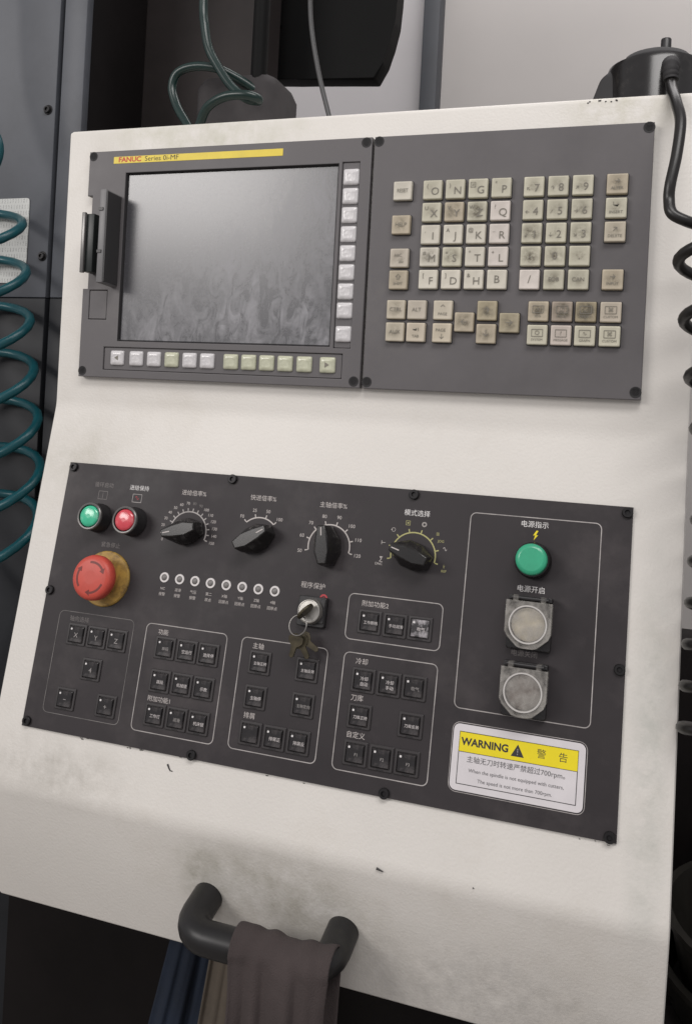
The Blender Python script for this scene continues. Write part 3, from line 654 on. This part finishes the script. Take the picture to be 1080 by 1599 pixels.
for s, u, v in (('DNC', 320.5, 121.5), ('JOG', 371.5, 98), ('REF', 376, 122)): T_(s, u, v, 2.9, m_cream if s == 'DNC' else m_yellowprint)
# indicator lamps
ind = [('NC', '报警'), ('润滑', '报警'), ('气压', '报警'), ('第二', '原点'), ('X轴', '回原点'), ('Y轴', '回原点'), ('Z轴', '回原点'), ('4轴', '回原点')]
bm = bmesh.new(); loft(bm, [circle(4.6, 0, 24), circle(4.4, .8, 24), circle(2.9, .8, 24), circle(2.7, .2, 24)], True, False); ring_mesh = mesh_from(bm, 'ring'); ring_mesh.materials.append(m_led)
bm = bmesh.new(); lathe(bm, [(2.8, .1), (2.7, 1.0), (1.6, 1.7), (.5, 1.9)], 20); dot_mesh = mesh_from(bm, 'dot', 60); dot_mesh.materials.append(m_leddark)
for i, (a, b) in enumerate(ind):
    k = link('indicator_lamp', ring_mesh, op, O.p(122.8+15.45*i, 154.5, PT)); link('lens', dot_mesh, k)
    T_(a, 122.6+15.4*i, 164.4, 3.2, m_cream, bold=.03); T_(b, 122.6+15.4*i, 169.4, 3.2, m_cream, bold=.06)
# square push buttons
bm = bmesh.new(); loft(bm, [rrect(20, 19.4, 1, 0), rrect(20, 19.4, 1, .9), rrect(19.2, 18.6, 1, 1.3), rrect(16.2, 15.6, .8, 1.35), rrect(15.6, 15, .8, .3)], True, True)
frame_mesh = mesh_from(bm, 'button_frame', 30); frame_mesh.materials.append(m_btnframe)
bm = bmesh.new(); loft(bm, [rrect(14.6, 14, .7, .35), rrect(14.6, 14, .7, 2.0), rrect(13.4, 12.8, .8, 2.8), rrect(8, 7.6, .8, 2.65)]); cap_mesh = mesh_from(bm, 'button_cap', 40); cap_w = cap_mesh.copy(); cap_mesh.materials.append(m_btncap); cap_w.materials.append(m_btncapw)
bm = bmesh.new(); slab(bm, 1.7, 1.7, 0, .4, .5, .15); lamp_mesh = mesh_from(bm, 'button_lamp'); lamp_mesh.materials.append(m_white)
bm = bmesh.new(); slab(bm, 6, .9, 0, .3, .3, .1); slot_mesh = mesh_from(bm, 'button_slot'); slot_mesh.materials.append(m_blackmatte)
m_cap_txt = mat('button caption', (.62, .58, .57), .6); m_cap_faint = mat('faint button caption', (.32, .30, .29), .6)
btn = []
C1 = [42.6, 63.9, 85.1]; R1 = [215, 243.3, 271.8]
btn += [(C1[0], R1[0], 'X', 1), (C1[1], R1[0], 'Y', 1), (C1[2], R1[0], 'Z', 1), (C1[1], R1[1], '4', 1), (C1[0], R1[2], '\u2212', 1), (C1[2], R1[2], '+', 1)]
C2 = [134.6, 156, 177.1]
for r, names in enumerate((('单段', '空运行', '选择停'), ('跳段', '机械锁', '示教'), ('工作灯', '润滑', '机床锁'))):
    for c in range(3): btn.append((C2[c], R1[r], names[c], 1 if (r, c) in ((0, 0), (2, 1)) else 0))
C3 = [226, 247.6, 269.1]
btn += [(C3[0], R1[0], '主轴正转', 0), (C3[2], R1[0], '主轴反转', 0), (C3[0], R1[1], '主轴停', 0), (C3[2], R1[1], '主轴定向', 1), (C3[0], 272.4, '', 1), (C3[1], 272.6, '排屑正', 0), (C3[2], 272.6, '排屑反', 0)]
C5 = [318.5, 340.1, 361.2]
btn += [(C5[0], 169.6, '工作照明', 0), (C5[1], 169.8, '手动润滑', 0), (C5[2], 169.6, '吹气', 2)]
btn += [(C5[0], 216.2, '冷却\n自动', 0), (C5[1], 216.2, '冷却\n手动', 0), (C5[2], 216.0, '吹气', 1), (C5[0], 244.4, '刀库正转', 0), (C5[2], 244.6, '刀库反转', 0), (C5[0], 272.8, 'F1', 1), (C5[1], 273, 'F2', 1), (C5[2], 273, 'F3', 1)]
for u, v, s, faint in btn:
    b = link('square_button', frame_mesh, op, O.p(u, v, PT))
    cpt = link('cap', cap_w if faint == 2 else cap_mesh, b); link('status_lamp', lamp_mesh, b, (-4.9*S, 4.5*S, 2.65*S)); link('release_slot', slot_mesh, b, (0, -8.6*S, 1.2*S))
    if s:
        L2 = s.split('\n'); tm = m_cap_faint if faint == 1 else m_cap_txt
        for i, q in enumerate(L2):
            sz = 3.0 if len(q) >= 4 else 3.4
            if len(q) == 1: sz = 6
            child_text(b, q, 1.4 if len(q) > 1 else .5, (-.8 if len(L2) == 1 else (1.2, -3.0)[i]), 2.92, sz, tm, .04, 'caption')
# guarded power buttons with clear flip covers
def guarded(u, v, disc_mat, label):
    bm = bmesh.new(); slab(bm, 34, 38, 0, 6, 2, 1, 0, -.5); b = link('guarded_button', mesh_from(bm, 'guard_base'), op, O.p(u, v, PT), m_blackgloss); tag(b, label)
    bm = bmesh.new(); lathe(bm, [(14.6, 6), (14.6, 11), (13.4, 12)], 36); link('plunger_collar', mesh_from(bm, 'plunger_collar'), b, material=m_black)
    bm = bmesh.new(); lathe(bm, [(12.6, 11), (12.6, 14.4), (11.6, 15.2), (6, 15.4)], 36); link('plunger', mesh_from(bm, 'plunger', 50), b, material=disc_mat)
    outl = [(-17.6, 17.5), (-17.6, -6), (-15.5, -10), (-7.5, -17.2), (-4, -18.2), (4.5, -18.2), (8, -17.2), (16, -10), (17.6, -6), (17.6, 17.5)]
    me = plate_mesh('cover', [outl], 1.8, .5, m_clear); cv_ = link('cover', me, b, (0, 0, 16.6*S))
    bm = bmesh.new()
    for k in range(len(outl)-1):
        (x0, y0), (x1, y1) = outl[k], outl[k+1]
        d = Vector((x1-x0, y1-y0)); nn = Vector((-d.y, d.x)).normalized()*1.2
        loft(bm, [[Vector((x0*S*.985, y0*S*.985, z*S)), Vector((x1*S*.985, y1*S*.985, z*S)), Vector(((x1*.985+nn.x)*S, (y1*.985+nn.y)*S, z*S)), Vector(((x0*.985+nn.x)*S, (y0*.985+nn.y)*S, z*S))] for z in (5.5, 16.55)])
    link('cover_skirt', mesh_from(bm, 'cover_skirt', 0), b, material=m_clear)
    bm = bmesh.new(); loft(bm, [circle(14.6, 18.4, 40), circle(14.5, 19.2, 40), circle(13.5, 19.2, 40), circle(13.3, 18.4, 40)], False, False); link('cover_ring', mesh_from(bm, 'cover_ring'), b, material=mat('pale moulded ring', (.52, .50, .48), .3))
    bm = bmesh.new(); tube(bm, [Vector((-14*S, 19.6*S, 14*S)), Vector((14*S, 19.6*S, 14*S))], .0017, 12); link('hinge_pin', mesh_from(bm, 'hinge_pin'), b, material=m_black)
    for x in (-10.5, 10.5):
        bm = bmesh.new(); slab(bm, 4.2, 5.4, 6, 17.6, .8, .6, x, 19.0); link('hinge_lug', mesh_from(bm, 'hinge_lug'), b, material=m_clear)
    bm = bmesh.new(); slab(bm, 33, 3.4, 0, 12.5, .6, .4, 0, 19.8); link('hinge_rail', mesh_from(bm, 'hinge_rail'), b, material=m_black)
guarded(448.2, 155.6, m_capcream, 'cream power button under clear flip cover'); guarded(448.2, 205.6, m_capgrey, 'dull grey power button under clear flip cover')
# key switch
bm = bmesh.new(); slab(bm, 25, 25, 0, 6, 2, .8); slab(bm, 4.5, 20, 6.0, 7.4, 1, .4, 9.6, 1)
ks = link('key_switch', mesh_from(bm, 'key_switch'), op, O.p(268.5, 167.2, PT), m_black); tag(ks, 'black key switch with steel face')
bm = bmesh.new(); lathe(bm, [(10.6, 6), (10.6, 10), (9.6, 13), (9.0, 13.2), (8.7, 12.6), (2, 12.7)], 32); link('lock_face', mesh_from(bm, 'lock_face'), ks, material=m_steel)
bm = bmesh.new(); loft(bm, [circle(3.5, 0, 24), circle(2.0, 0, 24)], False, False); link('lock_mark', mesh_from(bm, 'lock_mark', 0), op, O.p(275.8, 155.4, P1), m_redprint)
T_('0', 275.8, 155.4, 3.2, m_redprint, bold=.1)

# key and ring left in the switch
kr = face_empty('key_bunch', 268.5, 167.2, True, PT+12); tag(kr, 'small keys on a wire ring hanging from the key switch', 'keys')
bm = bmesh.new()
def flat_key(bm, pts, t):
    loft(bm, [[Vector((x*S, y*S, z*S)) for x, y in pts] for z in (-t, t)])
bow = [(8.2*math.cos(2*math.pi*i/24), 8.2*math.sin(2*math.pi*i/24)) for i in range(24)]
flat_key(bm, bow, 1.1); bmesh.ops.rotate(bm, verts=bm.verts, cent=(0, 0, 0), matrix=Matrix.Rotation(R(90), 3, 'X') ); bmesh.ops.translate(bm, verts=bm.verts, vec=(0, 0, 9*S))
bmesh.ops.rotate(bm, verts=bm.verts, cent=(0, 0, 0), matrix=Matrix.Rotation(R(50), 3, 'Z')); bevel_all(bm, .0004)
link('key_in_lock', mesh_from(bm, 'key_in_lock'), kr, material=m_brass)
bm = bmesh.new(); path = [Vector(((-5+8.2*math.cos(2*math.pi*i/40))*S, (-12+8.2*math.sin(2*math.pi*i/40))*S, (8.5-1.5*math.sin(2*math.pi*i/40)+2*math.cos(2*math.pi*i/40))*S)) for i in range(41)]
tube(bm, path, .0006, 8, False); link('wire_ring', mesh_from(bm, 'wire_ring'), kr, material=mat('dull wire', (.22, .21, .20), .4, metal=.8))
kshape = [(-4.5, 5), (-1.5, 6.5), (2, 6.5), (5.5, 4), (6, -1), (4, -5), (1.8, -6.5), (1.8, -17), (0, -19), (-2, -17.5), (-2, -6.5), (-5.5, -3.5), (-6.2, 1)]
for i, (a, x, y, z) in enumerate(((-14, -6, -24, 5.5), (32, -3, -25, 3.2), (62, -1, -23, 1.4))):
    bm = bmesh.new(); flat_key(bm, [(p*1.15, q*.8) for p, q in kshape], .8); bevel_all(bm, .0003)
    k = link('key', mesh_from(bm, 'key'), kr, (x*S, y*S, z*S), m_brass); k.rotation_euler = (R(8), R(-6+9*i), R(a))

# warning sign sticker
ws = face_empty('warning_sign', 445.8, 287, True, PT); Wf = Frame(ws, 445.8, 287)
tag(ws, 'white and yellow warning sticker with black triangle on the operator panel', 'sign')
bm = bmesh.new(); slab(bm, 99.6, 48.8, .02, .3, 4.6, .08); link('sticker', mesh_from(bm, 'sticker'), ws, Wf.p(445.8, 261.4, 0), m_sticker)
bm = bmesh.new(); slab(bm, 89.4, 14.6, .3, .38, .2, .03); link('yellow_band', mesh_from(bm, 'yellow_band'), ws, Wf.p(445.7, 249.8, 0), m_warnyellow)
def frame_line(u0, v0, u1, v1, w):
    bm = bmesh.new(); loft(bm, [rrect(u1-u0, v1-v0, .1, 0, 1), rrect(u1-u0-2*w, v1-v0-2*w, .05, 0, 1)], False, False); link('frame_line', mesh_from(bm, 'frame_line', 0), ws, Wf.p((u0+u1)/2, (v0+v1)/2, .48), m_ink)
frame_line(400.8, 242.3, 490.6, 281, .5); frame_line(400.85, 242.35, 490.55, 257.4, .5)
def WT(s, u, v, size, bold=0, align='CENTER', sx=1, material=None): put_text(Wf, s, u, v, .5, size, material or m_ink, bold=bold, align=align, sx=sx)
WT('WARNING', 420.8, 249.8, 7.6, .28, sx=.98); WT('警', 463.6, 249.7, 7.2, .15); WT('告', 479.6, 249.7, 7.2, .15)
bm = bmesh.new(); bm.faces.new([bm.verts.new((x*S, y*S, 0)) for x, y in ((-5, -4.2), (5, -4.2), (0, 4.8))]); link('triangle', mesh_from(bm, 'triangle', 0), ws, Wf.p(445.8, 250, .5), m_ink)
WT('!', 445.8, 251.0, 6.4, .15, material=m_sticker); ws.children[-1].location.z += .0001
grey_ink = mat('sticker text ink', (.13, .125, .13), .6)
WT('主轴无刀时转速严禁超过700rpm。', 446.4, 262.3, 5.1, .03, material=grey_ink); WT('When the spindle is not equipped with cutters,', 445.6, 270.2, 3.75, .04, material=grey_ink); WT('The speed is not more than 700rpm.', 445.2, 276.8, 3.75, .04, material=grey_ink)

# ------------------------------------------------------------------ hand wheel pendant with coiled cable
hw = bpy.data.objects.new('handwheel_pendant', None); col.objects.link(hw); hw.location = W(521, -25, 68)
tag(hw, 'black handwheel pendant with crank peg lying on the cabinet roof', 'handwheel')
bm = bmesh.new(); lathe(bm, [(43, 0), (43, 4), (42, 6), (41.5, 41), (40, 45), (30, 46.5)], 56); link('body', mesh_from(bm, 'body', 30), hw, material=m_blackgloss)
bm = bmesh.new()
loft(bm, [[Vector((x*S, y*S, z*S)) for x, y in ((-hwid, -dep), (hwid, -dep), (hwid, dep), (-hwid, dep))] for hwid, dep, z in ((56, 32, 0), (54, 31, 6), (45, 28, 34), (38, 24, 41))]); bevel_all(bm, .003)
link('foot', mesh_from(bm, 'foot'), hw, (0, 6*S, 0), m_blackmatte)
bm = bmesh.new(); lathe(bm, [(31, 45.5), (30.5, 50), (27, 54.5), (20, 57.5), (10, 58.5)], 48); dial_o = link('dial', mesh_from(bm, 'dial', 30), hw, material=m_blackmatte)
bm = bmesh.new(); lathe(bm, [(4.4, 53), (4.4, 71), (4.0, 72), (2.5, 72.4)], 24, 7, 0); link('crank_peg', mesh_from(bm, 'crank_peg'), hw, material=m_black)
bm = bmesh.new()
gland = [Vector((11*S, -38*S, 31*S)), Vector((11*S, -47*S, 31*S)), Vector((11*S, -54*S, 27*S)), Vector((11.2*S, -57*S, 20*S)), Vector((11.5*S, -58*S, 14*S))]
tube(bm, catmull(gland, 5), lambda t: (7.6 if (int(t*20) % 3) else 6.8)*S*(1-.22*t), 16); link('cable_gland', mesh_from(bm, 'cable_gland'), hw, material=m_blackmatte)
# cable: straight lead, then a hanging spiral
lead = [(532.5, -38, 10), (533.5, -28, 0), (537, -10, -18), (540.3, 8, -28), (538.5, 35, -36), (535, 58, -40), (534.6, 70, -40), (537, 81, -44), (547, 87, -44), (558, 89.5, -38)]
pts = catmull(lead, 8)
coil = []; turns = 11.2; n = int(turns*22); y = 90.0
for i in range(n+1):
    t = i/22; a = R(65)-2*math.pi*t
    pitch = 42.5 if t < 2.5 else (37 if t < 4.5 else 30)
    rr = 21.5
    axx = 560.5 + min(t, 4.4)*5.6 - max(0, t-5)*.5
    coil.append((axx+rr*math.cos(a), y+4*math.sin(a*1)*0, -54+rr*math.sin(a)*.9)); y += pitch/22
path = [Vector(p) for p in pts] + [Vector(c) for c in coil]
bm = bmesh.new(); tube(bm, [W(*p) for p in path], .0043, 10)
base = hw.location
for v in bm.verts: v.co -= base
link('spiral_cable', mesh_from(bm, 'spiral_cable', 60), hw, material=m_cable)

# ------------------------------------------------------------------ hoses and wires
hose = [(72, -420, 70), (73, -260, 66), (74.7, -176.7, 66.0), (78.9, -148.9, 64.0), (85.8, -124.2, 62.0), (98.2, -104.0, 60.0), (116.4, -81.0, 56.0), (136.7, -65, 50.0), (152.5, -59, 44.0), (155.7, -58.5, 36.0), (145.3, -60.7, 31.0), (122.5, -60.8, 32.0), (100.8, -53.4, 38.0), (86.7, -38, 48.0), (74, -38, 58), (62.3, -50.8, 64.0), (47.1, -70.9, 70.0), (39.7, -90.5, 72.0), (45.4, -105.6, 72.0), (64.6, -110.8, 72.0), (89.9, -107.6, 74.0), (111.2, -98.0, 80.0), (128, -88, 88)]
bm = bmesh.new(); tube(bm, [W(*p) for p in catmull(hose, 8)], .0046, 12)
tag(world_obj('air_hose', bm, m_hosed, W(80, -30, 30), smooth=60), 'dark green air hose looping over the cabinet roof', 'hose')
wire = [(194, -480, 70), (194.5, -260, 64), (195, -190, 60), (198, -140, 60), (208, -92, 60), (221, -49, 60), (229, -26, 58)]
bm = bmesh.new(); tube(bm, [W(*p) for p in catmull(wire, 6)], .0024, 10)
tag(world_obj('grey_wire', bm, m_grey_wire, W(229, -26, 58), smooth=60), 'thin grey wire running down to the cabinet roof before the black hood', 'wire')
pts = [(-275, -330, 120), (-262, -180, 110), (-236, -100, 105), (-208, -45, 105), (-240, 5, 110)]
path = [Vector(p) for p in catmull(pts, 8)]
n = 24; t0 = .5
for i in range(int(7.2*n)):
    t = i/n; a = R(160)+2*math.pi*t; ax = -257+9.5*min(t, 5.2); y = 22+59*t
    path.append(Vector((ax+64*math.cos(a), y+26*math.sin(a), 106-64*math.sin(a))))
path += [Vector(p) for p in catmull([(-215, 470, 130), (-260, 640, 130), (-300, 1100, 120), (-310, 1494, 100)], 6)]
bm = bmesh.new(); tube(bm, [W(*p) for p in path], .0056, 12)
tag(world_obj('spiral_air_hose', bm, m_hose, W(-310, 1494, 100), smooth=60), 'teal spiral air hose hanging in front of the machine panel', 'hose')

# ------------------------------------------------------------------ cloths
def drape(name, u0, u1, prof_fn, nu, nv, material, base, fold, seed, thick=.0016):
    rnd = random.Random(seed); ph = [rnd.uniform(0, 6.28) for _ in range(6)]
    bm = bmesh.new(); grid = []
    for j in range(nv+1):
        t = j/nv; row = []
        for i in range(nu+1):
            s = i/nu; x, y, z, amp = prof_fn(s, t)
            d = amp*(math.sin(s*9+ph[0]+t*1.2)*.5+math.sin(s*21+ph[1]-t*2)*.32+math.sin(s*37+ph[2]+t*3)*.16)*fold
            row.append(bm.verts.new(W(x+d*.35, y+.25*d, z-d)))
        grid.append(row)
    for j in range(nv):
        for i in range(nu): bm.faces.new((grid[j][i], grid[j][i+1], grid[j+1][i+1], grid[j+1][i]))
    o = world_obj(name, bm, material, base, smooth=0)
    for p in o.data.polygons: p.use_smooth = True
    so = o.modifiers.new('thickness', 'SOLIDIFY'); so.thickness = thick; so.offset = 1
    return o
by, bz = lip(0, BV, BH)[1:]
def rag_prof(s, t):
    # t 0..0.35 back flap going up, 0.35..0.5 round the bar, 0.5..1 front flap hanging
    r = 15.6
    u = 241+82*s
    if t < .32:
        k = 1-t/.32; y = by+k*190; z = bz+r-1; u += -18*k*(1-s)-4*k; amp = k
    elif t < .5:
        a = math.pi*(t-.32)/.18; rr_ = r+.9*math.sin(s*7+1)+.5*math.sin(s*19+.4)+.35*math.sin(s*33+2); y = by-rr_*math.sin(a); z = bz+rr_*math.cos(a); amp = .3*(t-.32)/.18
    else:
        k = (t-.5)/.5; y = by+k*215*(1+.05*math.sin(5*s)); z = bz-r-3*math.sin(min(1, k*4)*1.57); u += 8*k*(s-.4)+5*math.sin(min(1, k*3)*3.14)*(.5-s); amp = .3+.7*min(1, k*2.2)
    return u, y, z, amp
tag(drape('rag', 0, 1, rag_prof, 60, 110, m_rag, W(*lip(280, BV, BH)), 12, 3), 'grey brown rag draped over the black tube handle', 'rag')
def hang(u0, u1, y0, y1, z, lean):
    def f(s, t):
        return u0+(u1-u0)*s+lean*t*(1-.3*s), y0+(y1-y0)*t, z, .3+.7*t
    return f
tag(drape('blue_cloth', 0, 1, hang(133, 182, 690, 1000, 20, -68), 30, 30, m_blue, W(200, 700, 20), 12, 5), 'dark blue cloth hanging below the cabinet beside the rag', 'cloth')
tag(drape('beige_cloth', 0, 1, hang(174, 215, 690, 1000, 12, -42), 24, 30, m_beige, W(225, 702, 34), 7, 9), 'beige cloth hanging between the blue cloth and the rag', 'cloth')

# ------------------------------------------------------------------ clutter to the right under the cabinet
bm = bmesh.new(); lathe(bm, [(120, 0), (128, 40), (140, 90), (146, 92), (146, 97), (138, 97), (128, 60), (118, 8)], 48)
pan = mesh_from(bm, 'pan'); 
m_pan = mat('dark oily steel', (.028, .026, .022), .35, metal=.5, var=.3, vscale=20)
pan.materials.append(m_pan)
bm = bmesh.new(); box(bm, (.563, .40, .6005), (1.05, .49, 1.0)); bevel_all(bm, .006)
tag(world_obj('tool_box', bm, m_dark, (.8, .445, .6005)), 'tall dark box standing on the cart behind the steel pans', 'box')
bm = bmesh.new(); box(bm, (.50, .02, 0), (1.1, .50, .60)); bevel_all(bm, .006)
tag(world_obj('black_cart', bm, m_blackmatte, (.8, .26, 0)), 'black workshop cart standing beside the cabinet', 'cart')
labs = ['dark oily steel pan at the bottom of the stack on the cart', 'dark oily steel pan in the middle of the stack on the cart', 'dark oily steel pan on top of the stack on the cart']
for i in range(3):
    o = link('steel_pan', pan, None, (.70+.006*i, .22-.004*i, .60+.0445*i)); tag(o, labs[i], 'pan', 'stacked steel pans on the cart')
